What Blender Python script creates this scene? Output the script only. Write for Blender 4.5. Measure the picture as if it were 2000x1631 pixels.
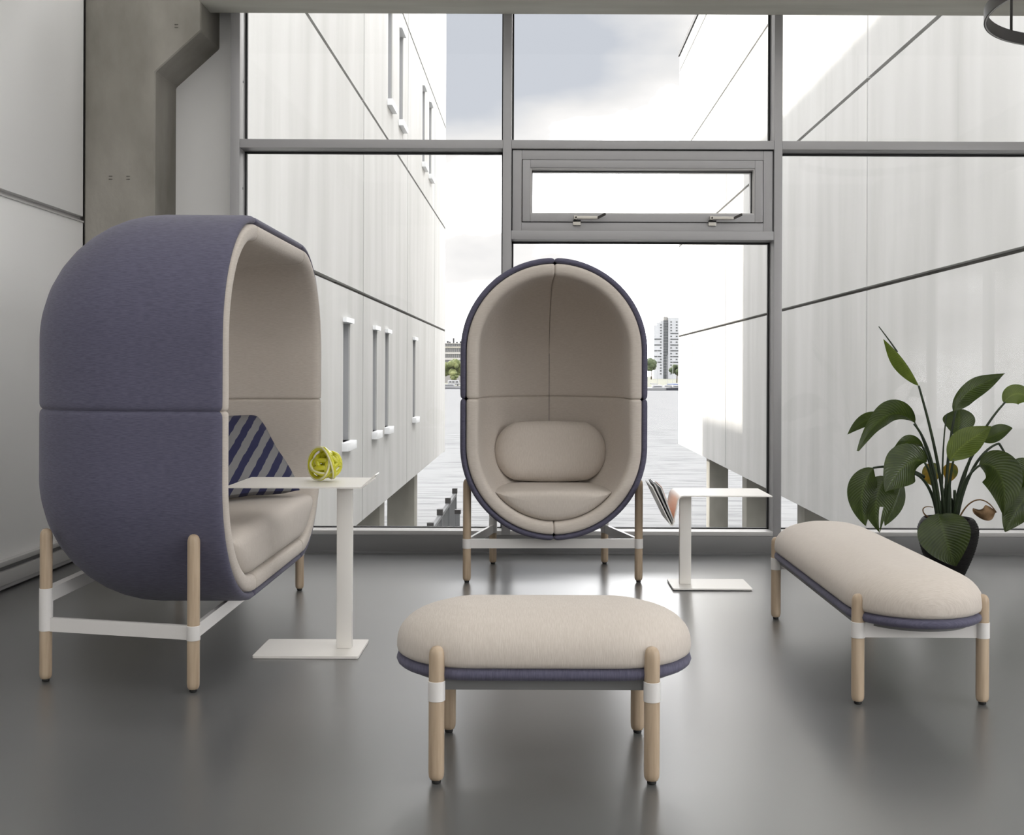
import bpy, bmesh, math, random
from mathutils import Vector, Matrix, noise as mnoise
random.seed(7)
for o in list(bpy.data.objects): bpy.data.objects.remove(o)
S = bpy.context.scene
COL = S.collection
PI = math.pi
# ------------------------------------------------------------------ camera
F, CX, CY, H = 2177.0, 1050.0, 727.0, 0.96          # focal length and principal point in px of 2000x1631, eye height
cam = bpy.data.cameras.new('camera'); co = bpy.data.objects.new('camera', cam); COL.objects.link(co)
cam.sensor_width = 36; cam.lens = F/2000*36
cam.shift_x = (1000-CX)/2000; cam.shift_y = (CY-815.5)/2000
cam.clip_start = .05; cam.clip_end = 5000
co.matrix_world = Matrix.Translation((0, 0, H)) @ Matrix.Rotation(PI/2, 4, 'X') @ Matrix.Rotation(.0038, 4, 'Z')
S.camera = co
def at(u, v, Y): return Vector(((u-CX)/F*Y, Y, H-(v-CY)/F*Y))   # point at real distance Y seen at a pixel of the photo
# ------------------------------------------------------------------ world, sun, exposure
S.view_settings.view_transform = 'Standard'; S.view_settings.look = 'None'
S.view_settings.gamma = 1; S.view_settings.use_curve_mapping = False
S.view_settings.exposure = 0.2
SKY, SUN, REAR, CEIL = 1.0, 7.0, 40.0, 100.0
W = bpy.data.worlds.new('world'); S.world = W; W.use_nodes = True
nt = W.node_tree; nt.nodes.clear()
def N(nt, t, **k):
    n = nt.nodes.new(t)
    for a, b in k.items():
        if a in n.inputs.keys() if isinstance(a, str) else False: n.inputs[a].default_value = b
        else: setattr(n, a, b)
    return n
def L(nt, a, b): nt.links.new(a, b)
wo = N(nt, 'ShaderNodeOutputWorld'); bg = N(nt, 'ShaderNodeBackground'); L(nt, bg.outputs[0], wo.inputs[0])
tc = N(nt, 'ShaderNodeTexCoord'); mp = N(nt, 'ShaderNodeMapping')
mp.inputs['Scale'].default_value = (1.0, 1.0, 2.2); mp.inputs['Location'].default_value = (0.35, 0.0, 0.2)
L(nt, tc.outputs['Generated'], mp.inputs[0])
nz = N(nt, 'ShaderNodeTexNoise'); nz.inputs['Scale'].default_value = 3.4; nz.inputs['Detail'].default_value = 6; nz.inputs['Roughness'].default_value = .5
L(nt, mp.outputs[0], nz.inputs['Vector'])
# a bank of grey cloud that hangs over the water, in view above the gap between the buildings
dp = N(nt, 'ShaderNodeVectorMath', operation='DISTANCE'); dp.inputs[1].default_value = Vector((-.02, 1, .315)).normalized()
L(nt, tc.outputs['Generated'], dp.inputs[0])
mr = N(nt, 'ShaderNodeMapRange'); mr.inputs[1].default_value = .02; mr.inputs[2].default_value = .16; mr.inputs[3].default_value = -.22; mr.inputs[4].default_value = .06
L(nt, dp.outputs['Value'], mr.inputs[0])
ad = N(nt, 'ShaderNodeMath', operation='ADD'); L(nt, nz.outputs[0], ad.inputs[0]); L(nt, mr.outputs[0], ad.inputs[1])
cr = N(nt, 'ShaderNodeValToRGB'); L(nt, ad.outputs[0], cr.inputs[0])
e = cr.color_ramp.elements
e[0].position = .32; e[0].color = (.56, .59, .645, 1)
e[1].position = .64; e[1].color = (9.6, 9.6, 9.7, 1)
k = cr.color_ramp.elements.new(.46); k.color = (.80, .795, .79, 1); k = cr.color_ramp.elements.new(.53); k.color = (.93, .915, .90, 1)
L(nt, cr.outputs[0], bg.inputs[0]); bg.inputs[1].default_value = SKY
sun = bpy.data.lights.new('sun', 'SUN'); sun.energy = SUN; sun.angle = math.radians(1.2); sun.color = (1, .95, .88)
so = bpy.data.objects.new('sun', sun); COL.objects.link(so); so.location = (-20, 30, 30)
so.rotation_euler = Vector((7.9, -7.7, -6.07)).to_track_quat('-Z', 'Y').to_euler()
# added fill light behind the camera; the rear wall has no glazing
ar = bpy.data.lights.new('rear_fill', 'AREA'); ar.shape = 'RECTANGLE'; ar.size = 6.2; ar.size_y = 2.9; ar.energy = REAR; ar.color = (1, .97, .93)
ao = bpy.data.objects.new('rear_fill', ar); COL.objects.link(ao); ao.location = (0.95, -3.9, 1.6); ao.rotation_euler = (PI/2, 0, 0)
# added overhead fill light, brightens the room from just under the plain ceiling
ce = bpy.data.lights.new('overhead_fill', 'AREA'); ce.shape = 'RECTANGLE'; ce.size = 6.0; ce.size_y = 6.4; ce.energy = CEIL; ce.color = (1, .985, .96)
cl = bpy.data.objects.new('overhead_fill', ce); COL.objects.link(cl); cl.location = (0.95, 2.1, 3.19)
# ------------------------------------------------------------------ materials
M = {}
def mat(name, c1, c2=None, scale=(5, 5, 5), rough=.5, metal=0, bump=0, bscale=None, detail=4, ramp=(.35, .65), spec=.5, sheen=0, coat=0, trans=0, rvar=0):
    m = bpy.data.materials.new(name); m.use_nodes = True; t = m.node_tree; p = t.nodes['Principled BSDF']
    p.inputs['Base Color'].default_value = (*c1, 1); p.inputs['Roughness'].default_value = rough; p.inputs['Metallic'].default_value = metal
    p.inputs['Specular IOR Level'].default_value = spec
    if sheen: p.inputs['Sheen Weight'].default_value = sheen; p.inputs['Sheen Roughness'].default_value = .5
    if coat: p.inputs['Coat Weight'].default_value = coat; p.inputs['Coat Roughness'].default_value = rough
    if c2 is not None or bump:
        tc = N(t, 'ShaderNodeTexCoord'); mp = N(t, 'ShaderNodeMapping'); mp.inputs['Scale'].default_value = scale; mp.inputs['Location'].default_value = (3.17, 1.31, 5.77)
        L(t, tc.outputs['Object'], mp.inputs[0])
        nz = N(t, 'ShaderNodeTexNoise'); nz.inputs['Scale'].default_value = 1; nz.inputs['Detail'].default_value = detail
        L(t, mp.outputs[0], nz.inputs['Vector'])
        if c2 is not None:
            r = N(t, 'ShaderNodeValToRGB'); L(t, nz.outputs[0], r.inputs[0])
            r.color_ramp.elements[0].position = ramp[0]; r.color_ramp.elements[1].position = ramp[1]
            r.color_ramp.elements[0].color = (*c1, 1); r.color_ramp.elements[1].color = (*c2, 1)
            L(t, r.outputs[0], p.inputs['Base Color'])
        if rvar:
            mr = N(t, 'ShaderNodeMapRange'); mr.inputs[3].default_value = rough-rvar; mr.inputs[4].default_value = rough+rvar
            L(t, nz.outputs[0], mr.inputs[0]); L(t, mr.outputs[0], p.inputs['Roughness'])
        if bump:
            src = nz
            if bscale:
                mp2 = N(t, 'ShaderNodeMapping'); mp2.inputs['Scale'].default_value = bscale; mp2.inputs['Location'].default_value = (7.3, 2.9, 1.37); L(t, tc.outputs['Object'], mp2.inputs[0])
                src = N(t, 'ShaderNodeTexNoise'); src.inputs['Scale'].default_value = 1; src.inputs['Detail'].default_value = 3; L(t, mp2.outputs[0], src.inputs['Vector'])
            b = N(t, 'ShaderNodeBump'); b.inputs['Strength'].default_value = bump; b.inputs['Distance'].default_value = .01
            L(t, src.outputs[0], b.inputs['Height']); L(t, b.outputs[0], p.inputs['Normal'])
    M[name] = m
    return m
BE1, BE2 = (.53, .475, .42), (.585, .53, .475)
BL1, BL2 = (.074, .071, .112), (.106, .102, .155)
mat('beige_h', BE1, BE2, (50, 50, 520), .85, sheen=.12, bump=.12)
mat('beige_x', BE1, BE2, (520, 50, 50), .85, sheen=.12, bump=.12)
mat('beige_y', BE1, BE2, (50, 520, 50), .85, sheen=.12, bump=.12)
mat('blue_h', BL1, BL2, (45, 45, 480), .85, sheen=.12, bump=.12)
mat('blue_x', BL1, BL2, (480, 45, 45), .85, sheen=.12, bump=.12)
mat('blue_y', BL1, BL2, (45, 480, 45), .85, sheen=.12, bump=.12)
mat('wood', (.40, .30, .205), (.54, .425, .305), (55, 55, 4), .42, bump=.05)
mat('white_metal', (.74, .72, .70), rough=.35)
mat('table_metal', (.82, .795, .755), rough=.4)
mat('under_metal', (.16, .16, .16), rough=.5)  # dark grey; on the long rails it carries their shade
mat('rubber', (.012, .012, .012), rough=.6)
mat('floor', (.095, .097, .097), (.13, .13, .128), (.5, 1.6, 1), .29, detail=2, ramp=(.1, .9), spec=.05, coat=1.0)
mat('wall', (.86, .855, .84), (.88, .875, .86), (1.5, 1.5, .5), .7)
mat('ceiling', (.7, .7, .69), rough=.8)
mat('concrete', (.20, .187, .16), (.38, .36, .32), (3.2, 3.2, 1.6), .8, bump=.15, bscale=(40, 40, 25), detail=9, ramp=(.3, .7))
mat('beam', (.56, .55, .485), (.66, .65, .58), (1.3, 9, 9), .8, bump=.1, detail=8)
mat('facade', (.435, .431, .415), (.515, .512, .499), (3.3, 1.6, .22), .85, detail=8, ramp=(.3, .66))
mat('facade_joint', (.10, .095, .085), rough=.95)
mat('pier', (.21, .20, .17), (.27, .26, .225), (2, 2, 1), .9)
mat('slot_frame', (.34, .345, .35), rough=.4)
mat('slot_glass', (.30, .32, .34), rough=.15)
mat('sill_metal', (.75, .76, .77), rough=.4)
mat('alu', (.39, .385, .39), rough=.38, metal=.25)
mat('curb', (.22, .218, .22), rough=.4, metal=.2)
mat('alu_light', (.55, .54, .53), rough=.42, metal=.2)
mat('alu_dark', (.17, .17, .172), rough=.45)
mat('gasket', (.012, .012, .013), rough=.6)
mat('steel', (.50, .48, .44), rough=.28, metal=.9)
mat('black', (.012, .012, .012), rough=.5)
mat('lamp_black', (.022, .02, .019), rough=.4)
mat('lamp_rim', (.07, .066, .062), rough=.35, metal=.4)
mat('navy_stripe', (.02, .022, .075), rough=.9)
mat('pot', (.006, .0055, .0055), (.014, .013, .0125), (30, 30, 160), .65, bump=.5, spec=.3)
mat('soil', (.03, .022, .016), (.06, .045, .03), (60, 60, 60), .95, bump=.6)
mat('stem', (.010, .020, .008), (.022, .040, .012), (40, 40, 8), .5)
mat('dead_stem', (.16, .085, .03), rough=.7)
mat('dead_leaf', (.13, .075, .035), (.26, .16, .08), (25, 25, 25), .7, bump=.4)
mat('paper', (.62, .62, .61), rough=.6)
mat('cover_grey', (.30, .31, .31), (.42, .43, .43), (30, 30, 30), .35)
mat('cover_orange', (.80, .30, .10), rough=.45)
mat('cover_dark', (.05, .05, .055), rough=.4)
mat('roof_black', (.012, .012, .014), rough=.6)
mat('quay', (.25, .25, .23), (.33, .33, .31), (.5, .5, .5), .9)
mat('shore', (.06, .066, .04), (.09, .09, .065), (.05, .05, .05), .9)
mat('tower_white', (.27, .277, .29), (.30, .307, .32), (.1, .1, .1), .7)
mat('tower_glass', (.022, .026, .03), (.05, .056, .06), (.3, .3, 1.2), .3)
mat('far_window', (.04, .043, .046), rough=.3)
mat('far_stone', (.17, .163, .153), rough=.8)
mat('far_band', (.28, .27, .252), rough=.8)
mat('tree_green', (.045, .06, .014), (.115, .125, .045), (.55, .55, .55), .9, detail=8)
mat('tree_dark', (.02, .034, .012), (.05, .063, .026), (.5, .5, .5), .9, detail=8)
mat('bark', (.10, .08, .06), rough=.9)
mat('hull_white', (.2, .203, .207), rough=.35)
mat('hull_dark', (.02, .022, .03), rough=.4)
mat('sail_blue', (.06, .09, .20), rough=.7)
mat('rail_grey', (.16, .165, .17), rough=.45, metal=.3)
# water: grey body without mirror; sky glints on the ripples painted as colour streaks
w = mat('water', (.112, .115, .118), (.155, .157, .16), (.35, 2.2, 1), .5, bump=.6, bscale=(.35, 1.6, 1), spec=.0, detail=6, ramp=(.38, .5))
# glass: clear pane with a faint reflection
def glass(name, tint=.97):
    m = bpy.data.materials.new(name); m.use_nodes = True; t = m.node_tree; t.nodes.clear()
    o = N(t, 'ShaderNodeOutputMaterial'); mx = N(t, 'ShaderNodeMixShader'); tr = N(t, 'ShaderNodeBsdfTransparent'); gl = N(t, 'ShaderNodeBsdfGlossy')
    tr.inputs[0].default_value = (tint, tint, tint, 1); gl.inputs['Roughness'].default_value = .0
    fr = N(t, 'ShaderNodeFresnel'); fr.inputs[0].default_value = 1.4
    fm = N(t, 'ShaderNodeMath', operation='MULTIPLY'); fm.inputs[1].default_value = .35; L(t, fr.outputs[0], fm.inputs[0]); L(t, fm.outputs[0], mx.inputs[0]); L(t, tr.outputs[0], mx.inputs[1]); L(t, gl.outputs[0], mx.inputs[2]); L(t, mx.outputs[0], o.inputs[0])
    M[name] = m
glass('glass')
# yellow blown glass
m = mat('yellow_glass', (.72, .70, .03), rough=.06, coat=.6); p = m.node_tree.nodes['Principled BSDF']
p.inputs['Transmission Weight'].default_value = .25; p.inputs['Subsurface Weight'].default_value = .3; p.inputs['Subsurface Radius'].default_value = (.02, .02, .004); p.inputs['Subsurface Scale'].default_value = .3
mat('pale_glass', (.72, .70, .42), rough=.08, coat=.5)
# leaf: glossy top, light passing through, lighter veins running out from the midrib (u along, v across, kept as a UV layer)
def leafmat(name, c1, c2, spot=None):
    m = bpy.data.materials.new(name); m.use_nodes = True; t = m.node_tree; p = t.nodes['Principled BSDF']
    uv = N(t, 'ShaderNodeUVMap'); sx = N(t, 'ShaderNodeSeparateXYZ'); L(t, uv.outputs[0], sx.inputs[0])
    ab = N(t, 'ShaderNodeMath', operation='ABSOLUTE'); L(t, sx.outputs[1], ab.inputs[0])
    ml = N(t, 'ShaderNodeMath', operation='MULTIPLY_ADD'); L(t, ab.outputs[0], ml.inputs[0]); ml.inputs[1].default_value = -.25; L(t, sx.outputs[0], ml.inputs[2])
    sn = N(t, 'ShaderNodeMath', operation='MULTIPLY'); L(t, ml.outputs[0], sn.inputs[0]); sn.inputs[1].default_value = 120
    si = N(t, 'ShaderNodeMath', operation='SINE'); L(t, sn.outputs[0], si.inputs[0])
    mr = N(t, 'ShaderNodeMapRange'); mr.inputs[1].default_value = .1; mr.inputs[2].default_value = .0; mr.inputs[3].default_value = 0; mr.inputs[4].default_value = 1
    L(t, ab.outputs[0], mr.inputs[0])
    tc = N(t, 'ShaderNodeTexCoord'); nz = N(t, 'ShaderNodeTexNoise'); nz.inputs['Scale'].default_value = 14; L(t, tc.outputs['Object'], nz.inputs['Vector'])
    mx = N(t, 'ShaderNodeMix', data_type='RGBA'); mx.inputs[6].default_value = (*c1, 1); mx.inputs[7].default_value = (*c2, 1)
    s2 = N(t, 'ShaderNodeMath', operation='MULTIPLY_ADD'); L(t, si.outputs[0], s2.inputs[0]); s2.inputs[1].default_value = .12; L(t, nz.outputs[0], s2.inputs[2])
    s3 = N(t, 'ShaderNodeMath', operation='MULTIPLY_ADD'); L(t, mr.outputs[0], s3.inputs[0]); s3.inputs[1].default_value = .5; L(t, s2.outputs[0], s3.inputs[2]); s3.use_clamp = True
    L(t, s3.outputs[0], mx.inputs[0]); col = mx.outputs[2]
    if spot:
        n2 = N(t, 'ShaderNodeTexNoise'); n2.inputs['Scale'].default_value = 9; L(t, tc.outputs['Object'], n2.inputs['Vector'])
        r2 = N(t, 'ShaderNodeMapRange'); r2.inputs[1].default_value = .45; r2.inputs[2].default_value = .6; L(t, n2.outputs[0], r2.inputs[0])
        m2 = N(t, 'ShaderNodeMix', data_type='RGBA'); L(t, r2.outputs[0], m2.inputs[0]); L(t, col, m2.inputs[6]); m2.inputs[7].default_value = (*spot, 1); col = m2.outputs[2]
    L(t, col, p.inputs['Base Color']); p.inputs['Roughness'].default_value = .27; p.inputs['Specular IOR Level'].default_value = .6
    b = N(t, 'ShaderNodeBump'); b.inputs['Strength'].default_value = .25; b.inputs['Distance'].default_value = .002; L(t, si.outputs[0], b.inputs['Height']); L(t, b.outputs[0], p.inputs['Normal'])
    tl = N(t, 'ShaderNodeBsdfTranslucent'); L(t, col, tl.inputs[0]); ms = N(t, 'ShaderNodeMixShader'); ms.inputs[0].default_value = .32
    o = t.nodes['Material Output']; L(t, p.outputs[0], ms.inputs[1]); L(t, tl.outputs[0], ms.inputs[2]); L(t, ms.outputs[0], o.inputs[0])
    M[name] = m
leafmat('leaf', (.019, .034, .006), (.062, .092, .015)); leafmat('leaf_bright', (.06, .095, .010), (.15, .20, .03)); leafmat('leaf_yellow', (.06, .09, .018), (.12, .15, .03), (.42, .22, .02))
# striped cushion cloth (u, v in metres over the cushion face)
m = bpy.data.materials.new('striped_cloth'); m.use_nodes = True; t = m.node_tree; p = t.nodes['Principled BSDF']; M['striped_cloth'] = m
uv = N(t, 'ShaderNodeUVMap'); nz = N(t, 'ShaderNodeTexNoise'); nz.inputs['Scale'].default_value = 18; L(t, uv.outputs[0], nz.inputs['Vector'])
sx = N(t, 'ShaderNodeVectorMath', operation='DOT_PRODUCT'); sx.inputs[1].default_value = (-.72, .69, 0); L(t, uv.outputs[0], sx.inputs[0])
aa = N(t, 'ShaderNodeMath', operation='MULTIPLY_ADD'); L(t, nz.outputs[0], aa.inputs[0]); aa.inputs[1].default_value = .012; L(t, sx.outputs['Value'], aa.inputs[2])
fr = N(t, 'ShaderNodeMath', operation='MULTIPLY'); L(t, aa.outputs[0], fr.inputs[0]); fr.inputs[1].default_value = 2*PI/.058
si = N(t, 'ShaderNodeMath', operation='SINE'); L(t, fr.outputs[0], si.inputs[0])
gt = N(t, 'ShaderNodeMath', operation='GREATER_THAN'); L(t, si.outputs[0], gt.inputs[0]); gt.inputs[1].default_value = .05
mx = N(t, 'ShaderNodeMix', data_type='RGBA'); L(t, gt.outputs[0], mx.inputs[0]); mx.inputs[6].default_value = (.20, .198, .205, 1); mx.inputs[7].default_value = (.02, .022, .07, 1)
L(t, mx.outputs[2], p.inputs['Base Color']); p.inputs['Roughness'].default_value = .9
# ------------------------------------------------------------------ mesh helpers
def mk(name, verts, faces, m, parent=None, smooth=False, label=None, uvs=None, off=None, autos=None):
    me = bpy.data.meshes.new(name)
    if off is not None: verts = [(v[0]-off[0], v[1]-off[1], v[2]-off[2]) for v in verts]
    me.from_pydata([tuple(v) for v in verts], [], faces); me.materials.append(M[m])
    if smooth: me.polygons.foreach_set('use_smooth', [True]*len(me.polygons))
    if uvs:
        ul = me.uv_layers.new(name='UVMap')
        for lp in me.loops: ul.data[lp.index].uv = uvs[lp.vertex_index]
    if autos: me.set_sharp_from_angle(angle=math.radians(autos))
    me.update()
    o = bpy.data.objects.new(name, me); COL.objects.link(o)
    if parent: o.parent = parent
    if label: o['label'] = label
    return o
def woff(root):
    v = Vector((0, 0, 0))
    while root: v = v+Vector(root.location); root = root.parent
    return v
def boxdata(x0, x1, y0, y1, z0, z1, bev=0):
    bm = bmesh.new(); bmesh.ops.create_cube(bm, size=1)
    for v in bm.verts: v.co = ((x0+x1)/2+v.co.x*(x1-x0), (y0+y1)/2+v.co.y*(y1-y0), (z0+z1)/2+v.co.z*(z1-z0))
    if bev: bmesh.ops.bevel(bm, geom=bm.edges[:], offset=bev, segments=2, affect='EDGES', profile=.6)
    bm.normal_update(); V = [v.co.copy() for v in bm.verts]; bm.verts.index_update(); Fc = [[v.index for v in f.verts] for f in bm.faces]; bm.free()
    return V, Fc
def join(*ds):
    V, Fc = [], []
    for v, f in ds:
        n = len(V); V += v; Fc += [[i+n for i in q] for q in f]
    return V, Fc
def box(name, x0, x1, y0, y1, z0, z1, m, parent=None, bev=0, label=None, off=None):
    V, Fc = boxdata(x0, x1, y0, y1, z0, z1, bev)
    return mk(name, V, Fc, m, parent, bool(bev), label, off=off, autos=40 if bev else None)
def loft(rings, closed=True, cap=False):
    n = len(rings[0]); V = [p for r in rings for p in r]; Fc = []
    for i in range(len(rings)-1):
        for j in range(n if closed else n-1):
            a = i*n+j; b = i*n+(j+1) % n
            Fc.append([a, b, b+n, a+n])
    if cap: Fc.append(list(range(n))[::-1]); Fc.append([len(V)-n+j for j in range(n)])
    return V, Fc
def lathe(prof, seg=24, c=(0, 0)):
    return loft([[(c[0]+r*math.cos(2*PI*j/seg), c[1]+r*math.sin(2*PI*j/seg), z) for j in range(seg)] for r, z in prof], cap=True)
def tube(pts, rad, seg=8, closed=False):
    pts = [Vector(p) for p in pts]; n = len(pts); rings = []; up = None
    for i, p in enumerate(pts):
        t = (pts[(i+1) % n]-pts[i-1]) if closed else (pts[min(i+1, n-1)]-pts[max(i-1, 0)])
        t.normalize()
        if up is None: up = t.orthogonal()
        up = (up-t*up.dot(t)).normalized(); s = t.cross(up)
        r = rad(i/(n-1)) if callable(rad) else rad
        rings.append([p+(up*math.cos(2*PI*j/seg)+s*math.sin(2*PI*j/seg))*r for j in range(seg)])
    if closed: rings.append(rings[0])
    return loft(rings, cap=not closed)
def bar(p, q, wd, ht):     # square-section bar from p to q, ht vertical
    p, q = Vector(p), Vector(q); d = (q-p).normalized(); s = d.cross(Vector((0, 0, 1))).normalized()*wd/2; u = Vector((0, 0, ht/2))
    V = [p-s-u, p+s-u, p+s+u, p-s+u, q-s-u, q+s-u, q+s+u, q-s+u]
    return V, [[0, 1, 2, 3], [7, 6, 5, 4], [0, 4, 5, 1], [1, 5, 6, 2], [2, 6, 7, 3], [3, 7, 4, 0]]
def bez(p, n=16):
    p = [Vector(q) for q in p]; out = []
    for i in range(n+1):
        t = i/n; q = p[:]
        while len(q) > 1: q = [a.lerp(b, t) for a, b in zip(q, q[1:])]
        out.append(q[0])
    return out
def thing(name, label, cat, loc=(0, 0, 0), rz=0, group=None, kind=None):
    o = bpy.data.objects.new(name, None); COL.objects.link(o); o.location = loc; o.rotation_euler = (0, 0, rz); o.empty_display_size = .1
    if kind: o['kind'] = kind
    if label: o['label'] = label
    if cat: o['category'] = cat
    if group: o['group'] = group
    return o
def tag(o, label, cat, group=None):
    o['label'] = label; o['category'] = cat
    if group: o['group'] = group
    return o
def struct(o, label=None):
    o['kind'] = 'structure'
    if label: o['label'] = label
    return o
# ------------------------------------------------------------------ room shell
WY, GY = 5.89, 6.015            # window frame front face, glass plane
XL, XR, YB = -2.33, 4.25, -4.0  # left wall, right wall, rear wall
struct(box('floor', XL-.2, XR+.2, YB-.2, 6.12, -.3, 0, 'floor'), 'polished grey resin floor')
struct(box('ceiling', XL-.2, XR+.2, YB-.2, 5.42, 3.2, 3.4, 'ceiling'), 'white ceiling')
struct(box('trim_1', -1.736, XR+.2, 5.40, 5.885, 2.851, 3.45, 'beam'), 'concrete beam over the window wall')
wl = struct(thing('wall_left', 'white panelled wall on the left', None, (XL, 2, 0), kind='structure'))
o_ = (XL, 2, 0)
box('panel', XL-.12, XL, YB, 5.705, .12, 1.722, 'wall', wl, .003, off=o_)
box('panel', XL-.12, XL, YB, 5.705, 1.748, 3.3, 'wall', wl, .003, off=o_)
box('backing', XL-.2, XL-.03, YB, 6.1, 0, 3.3, 'alu_light', wl, off=o_)
box('joint_ledge', XL-.03, XL+.006, YB, 5.705, 1.716, 1.724, 'alu_light', wl, off=o_)
bb = struct(thing('baseboard_left', 'grey metal skirting duct along the left wall', None, (XL, 2, 0), kind='structure'))
box('cap', XL, XL+.032, YB, 5.7, .112, .134, 'alu_light', bb, .003, off=o_)
box('recess', XL, XL+.012, YB, 5.7, .09, .112, 'alu_dark', bb, off=o_)
box('cover', XL, XL+.028, YB, 2.86, .03, .09, 'alu_light', bb, .002, off=o_)
box('cover', XL, XL+.028, 2.868, 5.7, .03, .09, 'alu_light', bb, .002, off=o_)
box('foot', XL, XL+.024, YB, 5.7, .012, .03, 'alu', bb, off=o_)
box('shadow_gap', XL, XL+.01, YB, 5.7, 0, .012, 'black', bb, off=o_)
wr = struct(thing('wall_right', 'white wall with an opening added for side light', None, (XR, 1, 0), kind='structure')); o_r = (XR, 1, 0)
for a, b, c, d in ((YB, 6.1, 0, .25), (YB, 6.1, 2.9, 3.4), (YB, -1.85, .25, 2.9), (2.76, 6.1, .25, 2.9)): box('panel', XR, XR+.2, a, b, c, d, 'wall', wr, off=o_r)
struct(box('wall_rear', XL-.2, XR+.2, YB-.2, YB, 0, 3.4, 'wall'), 'white rear wall')
struct(box('wall_window', -2.6, -1.645, 6.05, 6.2, 0, 3.4, 'wall'), 'white wall strip between column and window')
struct(box('trim_2', -1.645, -1.632, 5.99, 6.06, .0, 2.846, 'alu_dark'), 'dark gap beside the window jamb')
# concrete column with a corbel that carries the beam
y0, y1 = 5.72, 6.06
prof = [(XL-.0, 0), (-1.968, 0), (-1.968, 2.494), (-1.734, 2.707), (-1.734, 3.3), (XL, 3.3)]
bm = bmesh.new(); f0 = bm.faces.new([bm.verts.new((x, y0, z)) for x, z in prof])
r = bmesh.ops.extrude_face_region(bm, geom=[f0]); bmesh.ops.translate(bm, vec=(0, y1-y0, 0), verts=[v for v in r['geom'] if isinstance(v, bmesh.types.BMVert)])
bmesh.ops.recalc_face_normals(bm, faces=bm.faces); bmesh.ops.bevel(bm, geom=bm.edges[:], offset=.006, segments=1, affect='EDGES')
bm.verts.index_update(); V = [v.co-Vector((-2.1, 5.9, 0)) for v in bm.verts]; Fc = [[v.index for v in f.verts] for f in bm.faces]; bm.free()
colm = mk('trim_3', V, Fc, 'concrete'); colm.location = (-2.1, 5.9, 0); struct(colm, 'raw concrete column with a sloping corbel')
for x, z in ((-2.195, 1.95), (-2.105, 1.95), (-1.86, 2.73)):
    V, Fc = join(boxdata(x-.009, x+.009, y0-.0025, y0+.01, z-.009, z-.0065), boxdata(x-.009, x+.009, y0-.0025, y0+.01, z+.0065, z+.009))
    mk('form_mark', V, Fc, 'facade_joint', colm, off=(-2.1, 5.9, 0))
# window wall: curb, mullions, transoms, panes
WT = 3.05
struct(box('wall_head', -1.7, XR+.2, 5.89, 6.1, WT, 3.45, 'wall'), 'wall above the glazing').name = 'wall_above_window'
curb = struct(thing('trim_4', 'grey metal curb under the windows', None, (1, WY, 0), kind='structure')); oc = (1, WY, 0)
box('curb_face', -1.966, XR, WY, 6.06, .004, .097, 'curb', curb, .002, off=oc)
box('foot_strip', -1.966, XR, WY-.006, WY+.02, 0, .012, 'alu_dark', curb, off=oc)
box('sill_rail', -1.60, XR, WY+.002, 6.06, .0975, .12, 'alu_light', curb, .002, off=oc)
MX = [(-1.629, -1.580), (-.188, -.142), (1.247, 1.290), (2.68, 2.725), (4.11, 4.155)]
for i, (a, b) in enumerate(MX):
    j = box('trim_%d' % (5+i), a, b, WY, 6.06, .0 if i == 0 else .098, WT, 'alu', None, .003, off=((a+b)/2, WY, 0)); j.location = ((a+b)/2, WY, 0)
    struct(j, 'grey aluminium window mullion')
T0, T1 = 2.142, 2.188      # upper transom
def gasket(root, x0, x1, z0, z1, y, off, g=.009):
    d = join(boxdata(x0, x0+g, y-.012, y+.012, z0, z1), boxdata(x1-g, x1, y-.012, y+.012, z0, z1), boxdata(x0, x1, y-.012, y+.012, z0, z0+g*.6), boxdata(x0, x1, y-.012, y+.012, z1-g, z1))
    return mk('gasket', d[0], d[1], 'gasket', root, off=off)
def pane(root, x0, x1, z0, z1, off, y=GY):
    gasket(root, x0, x1, z0, z1, y, off)
    V, Fc = boxdata(x0+.004, x1-.004, y-.003, y+.003, z0+.004, z1-.004)
    return mk('pane', V, Fc, 'glass', root, off=off)
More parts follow.
